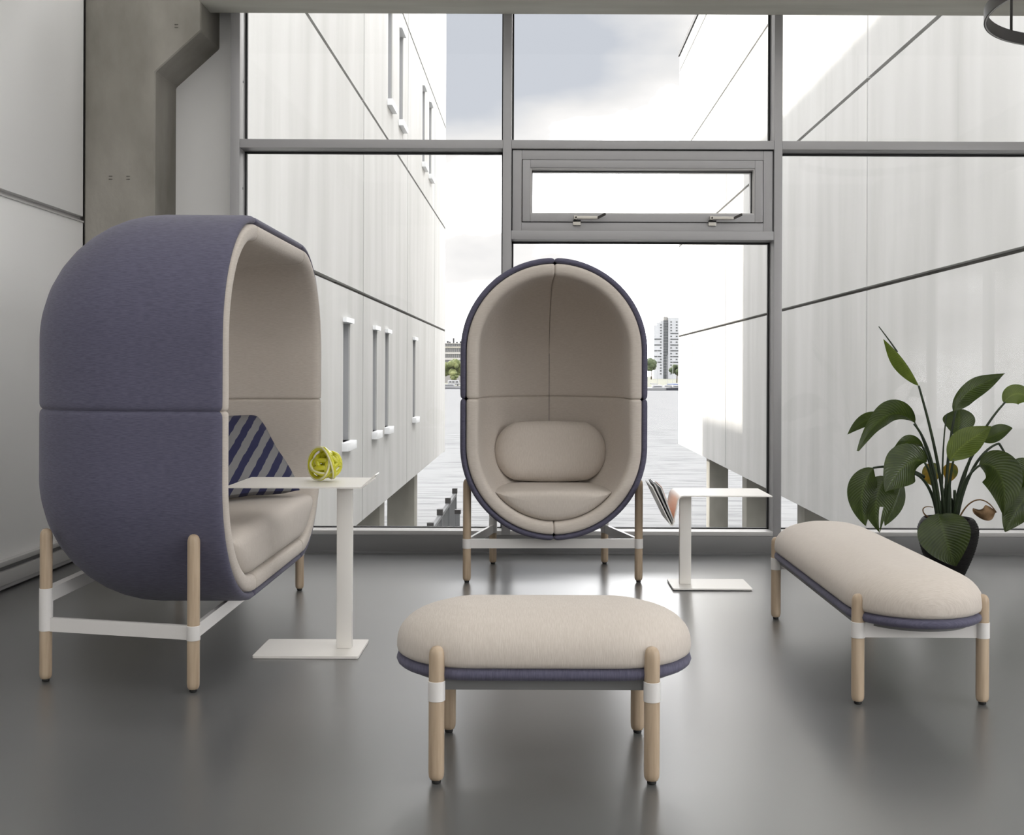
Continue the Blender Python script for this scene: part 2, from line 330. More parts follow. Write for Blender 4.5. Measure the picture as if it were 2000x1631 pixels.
for i in range(4):
    x0, x1 = MX[i][1], MX[i+1][0]; off = ((x0+x1)/2, GY, .12)
    wn = struct(thing('window_%d' % (i+1), 'tall grey framed glazing bay', None, off, kind='structure'))
    box('transom', x0, x1, WY+.002, 6.06, T0, T1, 'alu', wn, .003, off=off)
    pane(wn, x0, x1, T1, WT, off)
    if i != 1:
        pane(wn, x0, x1, .12, T0, off)
        if i == 0:
            for z in (.9, 1.93, 2.5): box('screw', x0-.0005, x0+.0015, 5.955, 5.961, z, z+.012, 'gasket', wn, off=off)
        continue
    box('transom', x0, x1, WY+.002, 6.06, 1.662, 1.709, 'alu', wn, .003, off=off)
    pane(wn, x0, x1, .12, 1.662, off)
    # awning casement between the two transoms
    def ring(name, xa, xb, za, zb, wdt, ya, yb, mm, par, bev=.003, bt=None):
        bt = bt or wdt
        d = join(boxdata(xa, xa+wdt, ya, yb, za, zb, bev), boxdata(xb-wdt, xb, ya, yb, za, zb, bev), boxdata(xa+wdt, xb-wdt, ya, yb, zb-wdt, zb, bev), boxdata(xa+wdt, xb-wdt, ya, yb, za, za+bt, bev))
        return mk(name, d[0], d[1], mm, par, True, off=off, autos=40)
    xa, xb, za, zb = x0+.001, x1-.001, 1.709, T0-.001
    ring('shadow_gap', xa, xb, za, zb, .07, WY+.03, 6.0, 'gasket', wn, .0)  # black ring that paints the shadow line around the sash
    ring('casement_frame', xa+.004, xb-.004, za, zb-.005, .0495, WY+.014, 6.05, 'alu', wn, bt=.045)
    ring('sash', xa+.057, xb-.057, za+.048, zb-.057, .042, WY+.006, 6.045, 'alu', wn)
    ring('glazing_bead', xa+.09, xb-.09, za+.081, zb-.09, .016, WY+.014, 6.03, 'alu_light', wn, .001)
    gasket(wn, xa+.104, xb-.104, za+.095, zb-.104, 5.96, off, .006)
    V, Fc = boxdata(xa+.106, xb-.106, 5.955, 5.961, za+.097, zb-.106); mk('pane', V, Fc, 'glass', wn, off=off)
    for hx in (.20, .916):
        zc = za+.060
        hd = box('handle', hx-.008, hx+.115, WY-.030, WY-.018, zc-.002, zc+.014, 'steel', wn, .003, off=off)
        V, Fc = bar((hx+.112, WY-.024, zc+.004), (hx+.152, WY-.05, zc+.022), .010, .012); mk('grip', V, Fc, 'lamp_rim', hd, off=off)
        box('pivot', hx-.012, hx+.004, WY-.03, WY+.008, zc-.004, zc+.016, 'steel', hd, .002, off=off)
        box('lower_bracket', hx-.016, hx+.024, WY-.004, WY+.016, zc-.032, zc-.012, 'steel', wn, .001, off=off)
        box('latch', hx-.016, hx+.024, WY-.012, WY+.01, zc-.011, zc-.005, 'gasket', hd, off=off)
w5 = struct(thing('window_5', 'unseen window added to the right wall for side light', None, (XR, -.3, .25), kind='structure')); o_5 = (XR, -.3, .25)  # out of view, added to let sky light in from the right
for y in (-1.85, -.3, 1.25, 2.76): box('mullion', XR+.05, XR+.15, y, y+.045, .25, 2.9, 'alu', w5, off=o_5)
for z in (.25, 2.86): box('frame_rail', XR+.05, XR+.15, -1.805, 2.76, z, z+.04, 'alu', w5, off=o_5)
for i in range(3): box('pane', XR+.095, XR+.101, (-1.805, -.255, 1.295)[i], (-.3, 1.25, 2.76)[i], .29, 2.86, 'glass', w5, off=o_5)
# ------------------------------------------------------------------ buildings outside
def facade(root, X, sgn, off, ys, zs, holes, gapy=.065, gapz=.06, th=.12, m='facade'):
    """panels on the plane x = X, face turned to sgn; holes = [(y0,y1,z0,z1)] cut as real slots"""
    for yi in range(len(ys)-1):
        for zi in range(len(zs)-1):
            ya, yb = ys[yi]+gapy/2, ys[yi+1]-gapy/2; za, zb = zs[zi]+gapz/2, zs[zi+1]-gapz/2
            hs = [h for h in holes if h[0] > ya and h[1] < yb and h[2] > za and h[3] < zb]
            Y = sorted({ya, yb, *[h[0] for h in hs], *[h[1] for h in hs]}); Z = sorted({za, zb, *[h[2] for h in hs], *[h[3] for h in hs]})
            d = []
            def inh(y, z): return any(h[0] < y < h[1] and h[2] < z < h[3] for h in hs)
            xb_ = X-sgn*th
            V, Fc = [], []
            def q(*p): n = len(V); V.extend(p); Fc.append([n, n+1, n+2, n+3])
            for a in range(len(Y)-1):
                for b in range(len(Z)-1):
                    if not inh((Y[a]+Y[a+1])/2, (Z[b]+Z[b+1])/2):
                        q((X, Y[a], Z[b]), (X, Y[a+1], Z[b]), (X, Y[a+1], Z[b+1]), (X, Y[a], Z[b+1]))
            for (a, b, c, d_) in [(ya, yb, za, zb)]+hs:
                dp = xb_ if (a, b) == (ya, yb) else X-sgn*.30
                q((X, a, c), (dp, a, c), (dp, b, c), (X, b, c)); q((X, a, d_), (X, b, d_), (dp, b, d_), (dp, a, d_))
                q((X, a, c), (X, a, d_), (dp, a, d_), (dp, a, c)); q((X, b, c), (dp, b, c), (dp, b, d_), (X, b, d_))
            mk('panel', V, Fc, m, root, off=off)
XA, XB, BZ = -2.9, 5.0, -1.54
offL = (-8, 20, BZ)
bl = tag(thing('concrete_building', None, None, offL), 'pale concrete building with narrow slot windows on the left outside the glass', 'building')
# core with pockets left free behind the slot windows
slots = [(16.62, 17.22, -.1, 1.72), (19.62, 20.12, -.1, 1.72), (21.2, 21.7, -.1, 1.72), (25.9, 26.45, -.1, 1.72),
         (21.45, 22.05, 6.2, 8.13), (23.2, 23.85, 6.2, 8.13), (27.85, 28.45, 6.2, 8.13), (29.55, 30.2, 6.2, 8.13)]
box('core', -14, XA-.34, 6.45, 34.86, BZ+.02, 12.2, 'facade', bl, off=offL)
box('joint_backing', XA-.34, XA-.10, 6.45, 16.4, BZ+.02, 12.2, 'facade_joint', bl, off=offL)
ZS = [BZ, 2.245, 5.43, 8.59, 12.25]
for zj in ZS[1:-1]: box('joint_backing', XA-.30, XA-.07, 16.4, 34.84, zj-.08, zj+.08, 'facade_joint', bl, off=offL)
for yj in (18.5, 24.76, 31.25): box('joint_backing', XA-.28, XA-.06, yj-.06, yj+.06, BZ+.05, 12.2, 'facade_joint', bl, off=offL)
facade(bl, XA, 1, offL, [6.45, 18.5, 24.76, 31.25, 34.9], ZS, slots)
box('end_panel', -14, XA-.002, 34.86, 34.92, BZ, 12.25, 'facade', bl, off=offL)
box('roof_edge', -14, XA+.01, 6.45, 34.92, 12.25, 12.33, 'roof_black', bl, off=offL)
for (a, b, c, d) in slots:
    w_ = box('window', XA-.26, XA-.22, a, b, c, d, 'slot_glass', bl, off=offL)
    box('frame', XA-.22, XA-.15, a, a+.04, c, d, 'slot_frame', w_, off=offL); box('frame', XA-.22, XA-.15, b-.04, b, c, d, 'slot_frame', w_, off=offL)
    box('reveal_lining', XA-.20, XA-.02, b-.012, b-.002, c, d, 'slot_frame', w_, off=offL)
    box('sill', XA-.1, XA+.10, a-.08, b+.08, c-.13, c+.0, 'sill_metal', bl, .01, off=offL)
    box('lintel', XA-.1, XA+.06, a-.04, b+.04, d-.02, d+.05, 'sill_metal', bl, off=offL)
for y in (28.6, 22.3, 16.0, 9.7): box('column', XA-.95, XA-.25, y, y+.72, -6, BZ+.03, 'pier', bl, .02, off=offL)
offP = (-6.2, 38, -6)
for n_, u in enumerate((729, 747, 763)):
    Y = 36.3+n_*2.0; X = (u-CX)/F*Y
    d = boxdata(X-.06, X+.06, Y-.06, Y+.06, -5.8, -1.2); o = mk('mooring_post', *d, 'lamp_rim', None, off=(X, Y, -5.8)); o.location = (X, Y, -5.8)
    tag(o, ['dark mooring post under the left building, nearest the side table column', 'dark mooring post under the left building, middle of three', 'dark mooring post under the left building, next to the thick concrete column'][n_], 'post', 'mooring posts under the left building')
# lower wing that stands farther left behind it; its roof line and corner cut the sun patch on the facade opposite
wg = box('building_wing', -16, -6.2, 37, 44.7, -6, 8.24, 'facade', None, off=(-11, 40, -6)); wg.location = (-11, 40, -6)
tag(wg, 'lower pale concrete wing standing behind the left building', 'building')
offR = (10, 22, BZ)
br = tag(thing('concrete_building', None, None, offR), 'pale concrete building with a sunlit blank wall on the right outside the glass', 'building')
box('core', XB+.10, 15, 6.45, 39.55, BZ+.02, 12.2, 'facade_joint', br, off=offR)
facade(br, XB, -1, offR, [6.45, 10.6, 16.95, 23.3, 29.66, 36.0, 39.6], [BZ, 2.25, 5.43, 8.56, 11.66, 12.2], [])
box('end_panel', XB+.002, 15, 39.55, 39.61, BZ, 12.2, 'facade', br, off=offR)
box('roof_edge', XB-.04, 15, 6.45, 39.65, 12.2, 12.34, 'roof_black', br, off=offR)
box('soffit', XB+.002, 15, 6.45, 39.6, BZ-.02, BZ+.03, 'facade', br, off=offR)
for y in (34.3, 28.2, 22.1, 16.0, 9.9): box('column', XB+.3, XB+.88, y, y+.62, -6, BZ+.0, 'pier', br, .02, off=offR)
for y in (34.3, 28.2, 22.1): box('column', 12.4, 13, y, y+.62, -6, BZ+.0, 'pier', br, .02, off=offR)
# ------------------------------------------------------------------ water, jetty railing, far shore
WZ = -5.5
o = box('floor_water', -700, 700, -120, 430, WZ-1, WZ, 'water', None); o.name = 'harbour_water'; o['kind'] = 'stuff'; tag(o, 'pale rippled harbour water between the buildings', 'water')
o = box('shore', -900, 900, 426, 1600, -7, -4.6, 'shore', None, off=(0, 430, -5)); o.location = (0, 430, -5); struct(o, 'low grassy far shore')
dk = box('jetty', -2.4, 2.2, 6.5, 18.1, -2.3, -2.1, 'quay', None, off=(0, 12, -2.3)); dk.location = (0, 12, -2.3); struct(dk, 'jetty deck')
rl = thing('jetty_railing', 'grey metal railing with dark post caps outside, beside the armchair', 'railing', (-1.315, 15, -2.1)); off = (-1.315, 15, -2.1)
X = -1.315
V, Fc = bar((X, 9, -1.0), (X, 17.8, -1.0), .05, .045); mk('handrail', V, Fc, 'rail_grey', rl, off=off)
V, Fc = bar((X, 9, -1.96), (X, 17.8, -1.96), .04, .03); mk('bottom_rail', V, Fc, 'rail_grey', rl, off=off)
for y in (9.7, 11.05, 12.4, 13.75, 15.1, 16.45, 17.8):
    pp = box('post', X-.03, X+.03, y-.03, y+.03, -2.1, -.98, 'rail_grey', rl, off=off); box('cap', X-.04, X+.04, y-.04, y+.04, -.98, -.90, 'lamp_black', pp, off=off)
y = 9.1
while y < 17.75: box('baluster', X-.01, X+.01, y-.008, y+.008, -1.96, -1.0, 'rail_grey', rl, off=off); y += .135
bo = thing('bollard', 'short dark bollard post beside the end of the jetty railing', 'bollard', (-1.18, 16.6, -2.1)); 
box('post', -.03, .03, -.03, .03, 0, .95, 'rail_grey', bo); box('cap', -.045, .045, -.045, .045, .95, 1.01, 'lamp_black', bo)
def foliage(rad, n, seed, sz=1.0, sub=2):
    rnd = random.Random(seed); ds = []
    for i in range(n):
        a = rnd.random()*2*PI; zz = rnd.uniform(-.7, .9); rr = math.sqrt(max(0, 1-zz*zz))*rnd.uniform(.35, .8)
        c = Vector((math.cos(a)*rr*rad*sz, math.sin(a)*rr*rad*sz, zz*rad*.75)); r0 = rad*rnd.uniform(.28, .5)
        bm = bmesh.new(); bmesh.ops.create_icosphere(bm, subdivisions=sub, radius=r0)
        for v in bm.verts: v.co = c+v.co*(1+.35*mnoise.noise(v.co*(2.2/r0)+c))
        bm.verts.index_update(); ds.append(([v.co.copy() for v in bm.verts], [[v.index for v in f.verts] for f in bm.faces])); bm.free()
    return join(*ds)
def tree(u, vtop, vbot, Y, label, m='tree_green', wd=1.0, seed=0):
    top = at(u, vtop, Y); b = at(u, vbot, Y); g = -4.6; h = top.z-g; rad = h*.34
    t = thing('tree', label, 'tree', (top.x, Y, g), group='trees on the far shore')
    V, Fc = foliage(rad, 16, seed, wd); mk('crown', [Vector(v)+Vector((0, 0, h-rad*1.05)) for v in V], Fc, m, t, True)
    V, Fc = tube([(0, 0, 0), (.1, 0, h*.35), (0, .1, h*.65)], lambda q: h*.03*(1-.5*q), 8); mk('trunk', V, Fc, 'bark', t, True)
tree(884, 699, 742, 470, 'light green tree on the far shore left of the armchair, under the office block', 'tree_green', 1.2, 1)
tree(864, 706, 742, 490, 'light green tree on the far shore at the edge of the left building', 'tree_green', 1.1, 2)
tree(905, 704, 742, 485, 'light green tree on the far shore just behind the armchair edge', 'tree_green', 1.1, 8)
tree(887, 726, 744, 455, 'small yellow-green bush behind the white camper van', 'tree_green', 1.0, 3)
tree(1322, 706, 735, 620, 'dark green tree at the foot of the white tower', 'tree_dark', 1.1, 4)
tree(1335, 710, 735, 640, 'dark green tree beyond the corner of the right building', 'tree_dark', 1.1, 5)
tree(1272, 697, 735, 900, 'small dark tree left of the white tower', 'tree_dark', .6, 6)
# white tower
TY = 1000; k = TY/F
def tx(u): return (u-CX)*k
def tz(v): return H-(v-CY)*k
offT = (tx(1302), TY, -4.6)
tw = tag(thing('tower_block', None, None, offT), 'white residential tower with a dark glass strip across the water', 'building')
box('wing', tx(1277), tx(1282.5), TY, TY+14, -4.6, tz(634.5), 'tower_white', tw, off=offT); box('wing', tx(1282.5), tx(1289.5), TY, TY+14, -4.6, tz(629), 'tower_white', tw, off=offT)
box('wing', tx(1289.5), tx(1295), TY, TY+14, -4.6, tz(625), 'tower_white', tw, off=offT)
box('glass_strip', tx(1295), tx(1305.5), TY+1.2, TY+14, -4.6, tz(624.5), 'tower_glass', tw, off=offT)
box('stair_head', tx(1297), tx(1305), TY+3, TY+12, tz(626), tz(617.5), 'far_stone', tw, off=offT)
box('wing', tx(1305.5), tx(1341), TY, TY+14, -4.6, tz(619), 'tower_white', tw, off=offT)
box('fin', tx(1305.0), tx(1306.6), TY-.5, TY+1.2, -4.6, tz(619.5), 'tower_white', tw, off=offT); box('fin', tx(1294), tx(1295.3), TY-.5, TY+1.2, -4.6, tz(625), 'tower_white', tw, off=offT)
for u, v in ((1290, 618), (1311, 616), (1298.5, 612)):
    box('antenna', tx(u)-.15, tx(u)+.15, TY+4, TY+4.3, tz(626), tz(v), 'lamp_rim', tw, off=offT)
for r_ in range(19):
    v = 628+5.62*r_
    if v > 732: break
    band = r_ in (6, 8, 10, 12, 14)
    spans = [(1289, 1292)] if v > 631 else []
    if band: spans = [(1278, 1291.5)]
    spans2 = [(1309, 1325)] if r_ in (4, 6, 8, 10, 12, 14) else [(1309, 1312), (1319.5, 1323), (1329, 1332)]
    for a, b in spans+spans2: box('window', tx(a), tx(b), TY-.2, TY+.1, tz(v+1.2), tz(v-1.3), 'far_window', tw, off=offT)
    box('spandrel', tx(1295.4), tx(1305.2), TY+1.05, TY+1.25, tz(v+.7), tz(v+.0), 'rail_grey', tw, off=offT)
# office block on the left of the far shore
TY2 = 560; k2 = TY2/F
def ox(u): return (u-CX)*k2
def oz(v): return H-(v-CY)*k2
offO = (ox(885), TY2, -4.6)
ob = tag(thing('office_block', None, None, offO), 'long stone office block with rows of tall windows across the water', 'building')
box('wall', ox(830), ox(935), TY2, TY2+15, -4.6, oz(671), 'far_stone', ob, off=offO)
box('cornice', ox(829), ox(936), TY2-.5, TY2+15, oz(672), oz(670.6), 'far_band', ob, off=offO)
for v0, v1 in ((677.5, 680.5), (688.5, 692), (699.5, 703.5)): box('ledge', ox(830), ox(935), TY2-.5, TY2+.2, oz(v1), oz(v0), 'far_band' if v0 > 680 else 'pier', ob, off=offO)
for v0, v1 in ((672.2, 677), (681, 688), (692.5, 699), (704, 712)):
    u = 866.5
    while u < 915: box('window', ox(u), ox(u+1.9), TY2-.15, TY2+.1, oz(v1), oz(v0), 'far_window', ob, off=offO); u += 3.75
for u, h_ in ((873, 2.2), (877, 1.5), (884.5, 4.4), (891, 1.4), (898, 1.8)): box('chimney', ox(u)-.35, ox(u)+.5, TY2+3, TY2+4, oz(671), oz(671)+h_*.6, 'roof_black', ob, off=offO)
# low houses that continue the shore between the blocks
hh = thing('row_house', 'low pale waterfront house row hidden behind the armchair', 'building', (ox(1080), 600, -4.6))
box('wall', -38, 38, 0, 10, 0, 6, 'tower_white', hh); box('roof', -38.5, 38.5, -.5, 10.5, 6, 7.2, 'roof_black', hh)
for i in range(12): box('window', -36+i*6, -34+i*6, -.1, .05, 2, 4.4, 'far_window', hh)
# camper van, boats
vn = thing('camper_van', 'white camper van parked on the far shore under the tree', 'van', (tx(886)*.44, 440, -4.6)); 
V, Fc = boxdata(-2.3, 2.0, 0, 2, .35, 2.3, .25); mk('body', V, Fc, 'hull_white', vn, True, autos=40)
box('hood', 1.9, 2.7, .1, 1.9, .35, 1.3, 'hull_white', vn, .1)
for a, b in ((-1.7, -.9), (-.5, .3), (.9, 1.7)): box('window', a, b, -.04, .05, 1.3, 1.9, 'far_window', vn)
for x in (-1.4, 1.6):
    V, Fc = lathe([(.35, -.1), (.35, .15)], 14); mk('wheel', [(v[0]+x, v[2]-.0, v[1]+.35) for v in V], Fc, 'black', vn)
def boat(u, Y, ln, label, mast=0, sail=None, dark=False, rz=0, cab=True):
    b = thing('boat', label, 'boat', ((u-CX)/F*Y, Y, WZ), rz, 'boats moored at the far shore')
    n = 14; rings = []
    for i in range(n+1):
        t = i/n; x = (t-.5)*ln; wd = ln*.15*(1-max(0, (t-.45)/.55)**2.2)*(.86+.14*min(1, t*4)); sh = .9+.55*t*t
        rings.append([(x, -wd, sh), (x, -wd*.8, .15), (x, 0, -.15), (x, wd*.8, .15), (x, wd, sh), (x, 0, sh+.05)])
    V, Fc = loft(rings, cap=True); mk('hull', V, Fc, 'hull_dark' if dark else 'hull_white', b)
    box('waterline', -ln*.47, ln*.35, -ln*.142, ln*.142, -.1, .22, 'hull_dark', b)
    if cab: V, Fc = boxdata(-ln*.25, ln*.12, -ln*.085, ln*.085, .9, 1.9, .2); mk('cabin', V, Fc, 'hull_white', b, True, autos=40); box('window', -ln*.2, ln*.08, -ln*.088, ln*.088, 1.35, 1.65, 'far_window', b)
    if mast:
        V, Fc = tube([(0, 0, 1), (0, 0, mast)], .09, 6); mk('mast', V, Fc, 'hull_white', b)
        V, Fc = tube([(0, 0, 2.2), (-ln*.36, 0, 2.3)], .16, 6); mk('boom', V, Fc, sail or 'hull_white', b)
boat(881, 418, 11, 'low white motor boat moored on the left of the far shore', rz=.1)
boat(1287, 404, 10, 'white motor boat at the left of the marina', rz=.08)
boat(1303, 410, 9, 'white sailing yacht with blue sail cover at the middle of the marina', 13, 'sail_blue', rz=3.05)
boat(1325, 404, 9, 'dark hulled yacht at the corner of the right building', 11, 'sail_blue', True, rz=.1)
boat(1284, 418, 8, 'white yacht with a tall mast beside the armchair shell', 15, None, rz=.08)
boat(1314, 422, 8, 'white yacht with a bare mast near the marina tree', 14, None, rz=3.08)
# ------------------------------------------------------------------ seating family: legs, frames, pods
LEGR = .0185
def leg(parent, x, y, h, sz0, sz1, mfoot='rubber'):
    pr = [(.0105, .008), (.0145, .0095), (.0175, .016), (LEGR, .026), (LEGR, h-.026), (.0178, h-.017), (.0155, h-.009), (.011, h-.003), (.005, h-.0003), (.0005, h)]
    V, Fc = lathe(pr, 24); l = mk('leg', V, Fc, 'wood', parent, True); l.location = (x, y, 0)
    V, Fc = lathe([(.009, 0), (.011, .002), (.011, .010)], 16); mk('glide', V, Fc, mfoot, l, autos=40)
    V, Fc = lathe([(LEGR+.0008, sz0), (LEGR+.0016, sz0+.0008), (LEGR+.0016, sz1-.0008), (LEGR+.0008, sz1)], 24); s = mk('sleeve', V, Fc, 'white_metal', l, True, 'white metal sleeve', autos=40)
    return l
def shape(ax, az, R, ins, spec):
    r = max(R-ins, .0005); e = max(ins-R, 0); a = max(ax-e, 0); b = max(az-e, 0)
    wx, wz, an = spec
    return wx*a+r*math.cos(an), wz*b+r*math.sin(an)
ZC, AZ, RR = .839, .215, .4235
PROF_OUT = [(.022, .0275), (.008, .026), (.0012, .021), (.0, .015), (.003, .008), (.010, .0025), (.03, 0), (.15, 0), (.28, 0)]
PROF_OUT += [(.28+.40*math.sin(math.radians(d)), .42*(1-math.cos(math.radians(d)))) for d in (8, 16, 24, 32, 40, 48, 56, 64, 72, 80, 86)]
PROF_OUT += [(.681, .46), (.681, .62)]
PROF_IN = [(.022, .0285), (.005, .0293), (-.003, .0335), (-.0055, .042), (-.006, .052), (-.0055, .064), (-.001, .075), (.009, .082), (.025, .085), (.06, .087), (.16, .090)]
PROF_IN += [(.16+.45*math.sin(math.radians(d)), .090+.327*(1-math.cos(math.radians(d)))) for d in (10, 20, 30, 40, 50, 60, 70, 80, 86)]
PROF_IN += [(.612, .46), (.612, .62)]
FR = -.35   # local y of the rim
def arc_specs(kind, ax, az):
    """perimeter samples of one shell panel, counter-clockwise in the front view"""
    out = []
    def st(f, n):
        for i in range(n+1): out.append(f(i/n))
    fine = [0, .0015, .0032, .006, .010, .016, .03, .06]
    if kind[0] == 'c':        # corner: from the mid-height seam to the top/bottom seam
        sx, sz = kind[1], kind[2]
        a0 = 0 if sx > 0 else PI; a1 = PI/2*sz
        if sx < 0: a1 = PI/2 if sz > 0 else 3*PI/2
        ts = [f/az for f in fine]+[.5, .75, 1]
        out = [(sx, sz*t, a0) for t in ts]
        m = 26
        angs = [i/m for i in range(1, m-1)]+[1-f/(RR*PI/2) for f in (.045, .03, .016, .010, .006, .0032, .0015)]+[1]
        out += [(sx, sz, a0+(a1-a0)*t) for t in sorted(angs)]
    else:                     # straight run along the top or bottom
        sz = kind[1]; Ln = 2*ax
        ts = [f/Ln for f in fine]; ts = ts+[.1+.8*i/10 for i in range(11)]+[1-t for t in ts[::-1]]
        out = [(1-2*t, sz, PI/2*sz) for t in sorted(ts)]
    return out
def panel_mesh(ax, kind, prof, pinch, deep_ends, sgn):
    specs = arc_specs(kind, ax, AZ)
    if not ax: prof = [q for q in prof if q[1] < .44]; prof = prof+[(prof[-1][0]+.0015, .41), (prof[-1][0]+.002, .4228)]
    base = [Vector(shape(ax, AZ, RR, 0, s)) for s in specs]; acc = [0]
    for a, b in zip(base, base[1:]): acc.append(acc[-1]+(b-a).length)
    tot = acc[-1]; rings = []
    for k_, (s, ins) in enumerate(prof):
        a, b = prof[max(k_-1, 0)], prof[min(k_+1, len(prof)-1)]; tg = Vector((b[0]-a[0], b[1]-a[1])).normalized()
        ns, ni = -tg.y*sgn, tg.x*sgn           # into the padding
        row = []
        for i, sp in enumerate(specs):
            p = 0
            for d, deep in ((acc[i], deep_ends[0]), (tot-acc[i], deep_ends[1])):
                fade = 1 if deep else max(0, 1-max(0, s-.05)/.06)
                p += pinch*fade*(math.exp(-(d/(.0065 if sgn > 0 else .0035))**1.2))
            x, z = shape(ax, AZ, RR, min(ins+ni*p, RR-.001) if not ax else ins+ni*p, sp)
            row.append((x, FR+s+ns*p, ZC+z))
        rings.append(row)
    V, Fc = loft(rings, closed=False)
    if (kind[0] == 'c' and kind[1]*kind[2] < 0) or (kind[0] == 's' and kind[1] < 0): Fc = [f[::-1] for f in Fc]
    return V, Fc
def cushion_outline(ax, ztop, ins, n=60):
    pts = []
    for i in range(n+1):
        t = i/n
        a = -PI*t if ax == 0 else None
        if ax == 0: pts.append((RR-ins)*Vector((math.cos(a), math.sin(a)))+Vector((0, -AZ)))
        else:
            tot = PI/2*(RR-ins)*2+2*ax; d = t*tot; q = PI/2*(RR-ins)
            if d < q: a = -d/(RR-ins); pts.append(Vector((ax+(RR-ins)*math.cos(a), -AZ+(RR-ins)*math.sin(a))))
            elif d < q+2*ax: pts.append(Vector((ax-(d-q), -AZ-(RR-ins))))
            else: a = -PI/2-(d-q-2*ax)/(RR-ins); pts.append(Vector((-ax+(RR-ins)*math.cos(a), -AZ+(RR-ins)*math.sin(a))))
    zt = ztop-ZC
    low = [p for p in pts if p.y < zt-.003]
    xe = low[0].x+.001
    top = []
    m = 24
    for i in range(m+1):
        t = i/m; x = -xe+2*xe*t
        top.append(Vector((x, zt+.012*(1-(abs(2*t-1))**4))))
    return low+top
def seat_mesh(ax, ztop, y0, y1, dep=.06):
    P = cushion_outline(ax, ztop, .085); c = Vector((0, sum(p.y for p in P)/len(P))); rings = []
    for d in (1, 12, 24, 36, 48, 58, 66, 74, 81, 86, 90):
        q = math.radians(d); k_ = math.sin(q)**.38; rings.append((k_, y0+dep*(1-math.cos(q)**.8)))
    rings += [(1.0, (y0+y1)/2), (1.0, y1)]
    hw = max(p.x for p in P)
    def pt(p, k_):
        # shrink by a fixed margin near the edge, so long seats keep their ends
        m_ = (1-k_)*.19
        return Vector((p.x*(1-m_/hw) if k_ > .05 else p.x*(1-.19/hw), c.y+(p.y-c.y)*k_))
    V, Fc = loft([[(pt(p, k_).x, y, ZC+pt(p, k_).y) for p in P] for k_, y in rings], cap=True)
    return V, Fc
def pod(name, label, cat, loc, rz, ax, fab):
    t = thing(name, label, cat, loc, rz)
    corner = [('c', sx, sz) for sz in (1, -1) for sx in (1, -1)]; kinds = corner+([('s', 1), ('s', -1)] if ax else [])
    deep = (True, True)
    for kd in kinds:
        V, Fc = panel_mesh(ax, kd, PROF_OUT, .009, (True, True), 1); mk('shell_panel', V, Fc, 'blue_'+fab, t, True, 'slate blue outer shell panel')
        de = (True, not ax) if kd[0] == 'c' else (False, False)
        V, Fc = panel_mesh(ax, kd, PROF_IN, .009, de, -1); mk('liner_panel', V, [f[::-1] for f in Fc], 'beige_'+fab, t, True, 'beige padded lining panel')
    hw = ax+.393; hb = ax+.28; yf, yb = FR+.088, FR+.088+.488
    leg(t, hw, yf, .472, .155, .199); leg(t, -hw, yf, .472, .155, .199); leg(t, hb, yb, .472, .157, .288); leg(t, -hb, yb, .472, .157, .288)
    V, Fc = bar((-hw, yf, .177), (hw, yf, .177), .014, .042); mk('front_rail', V, Fc, 'white_metal', t)
    V, Fc = bar((-hb, yb, .266), (hb, yb, .266), .030, .042); mk('back_rail', V, Fc, 'white_metal', t)
    for s in (1, -1):
        V, Fc = bar((s*hw, yf, .177), (s*hb, yb, .177), .014, .042); mk('side_rail', V, Fc, 'white_metal', t)
    return t
# armchair
ac = pod('pod_armchair', 'tall oval pod armchair, blue outside and beige inside, in front of the window', 'armchair', (.066, 5.36, 0), math.radians(1.6), 0, 'h')
V, Fc = seat_mesh(0, .415, FR+.004, .12); mk('seat_cushion', V, Fc, 'beige_x', ac, True, autos=50)
def pillow(w, h, r, th, n=72):
    """rounded-rectangle cushion lying in the xz plane, face towards -y"""
    def rr(sc):
        pts = []
        for j in range(n):
            a = 2*PI*j/n; c, s = math.cos(a), math.sin(a)
            cx = (w/2-r)*max(-1, min(1, c*3)); cz = (h/2-r)*max(-1, min(1, s*3))
            pts.append(Vector(((cx+r*c)*sc, (cz+r*s)*sc)))
        return pts
    rings = []
    for i in range(17):
        a = -PI/2+PI*i/16; sc = math.cos(a)**.5 if math.cos(a) > 1e-6 else .001
        y = th/2*math.copysign(abs(math.sin(a))**1.0, math.sin(a))
        rings.append([(p.x, y, p.y) for p in rr(max(sc, .001))])
    return loft(rings, cap=True)
V, Fc = pillow(.545, .30, .147, .13)
R = Matrix.Rotation(math.radians(-12), 3, 'X')
mk('back_cushion', [R @ Vector(v)+Vector((0, .075, .575)) for v in V], Fc, 'beige_x', ac, True)
# sofa
sf = pod('pod_sofa', 'large blue rounded pod sofa with beige lining by the left wall', 'sofa', (-1.295, 4.107, 0), PI/2+math.radians(.5), .383, 'h')
V, Fc = seat_mesh(.383, .435, FR-.005, .14); mk('seat_cushion', V, Fc, 'beige_x', sf, True, autos=50)
# striped cushion in the far corner of the sofa
def square_pillow(sz, th, n=26):
    V, UV = [], []; Fc = []
    for s in (1, -1):
        for i in range(n+1):
            for j in range(n+1):
                u, v = 2*i/n-1, 2*j/n-1
                e = ((1-u**4)*(1-v**4))**.42 if abs(u) < 1 and abs(v) < 1 else 0
                pin = 1-.07*(1-abs(u))**1*(abs(v)**3) ; pin2 = 1-.07*(1-abs(v))*(abs(u)**3)
                x, z = u*sz/2*pin2, v*sz/2*pin
                wr = .006*mnoise.noise(Vector((u*3, v*3, s)))*e
                V.append((x, -s*(th/2*e+wr), z)); UV.append((x, z))
    q = (n+1)**2
    for s in (0, 1):
        for i in range(n):
            for j in range(n):
                a = s*q+i*(n+1)+j; f = [a, a+n+1, a+n+2, a+1]; Fc.append(f if s == 0 else f[::-1])
    return V, Fc, UV
V, Fc, UV = square_pillow(.43, .13)
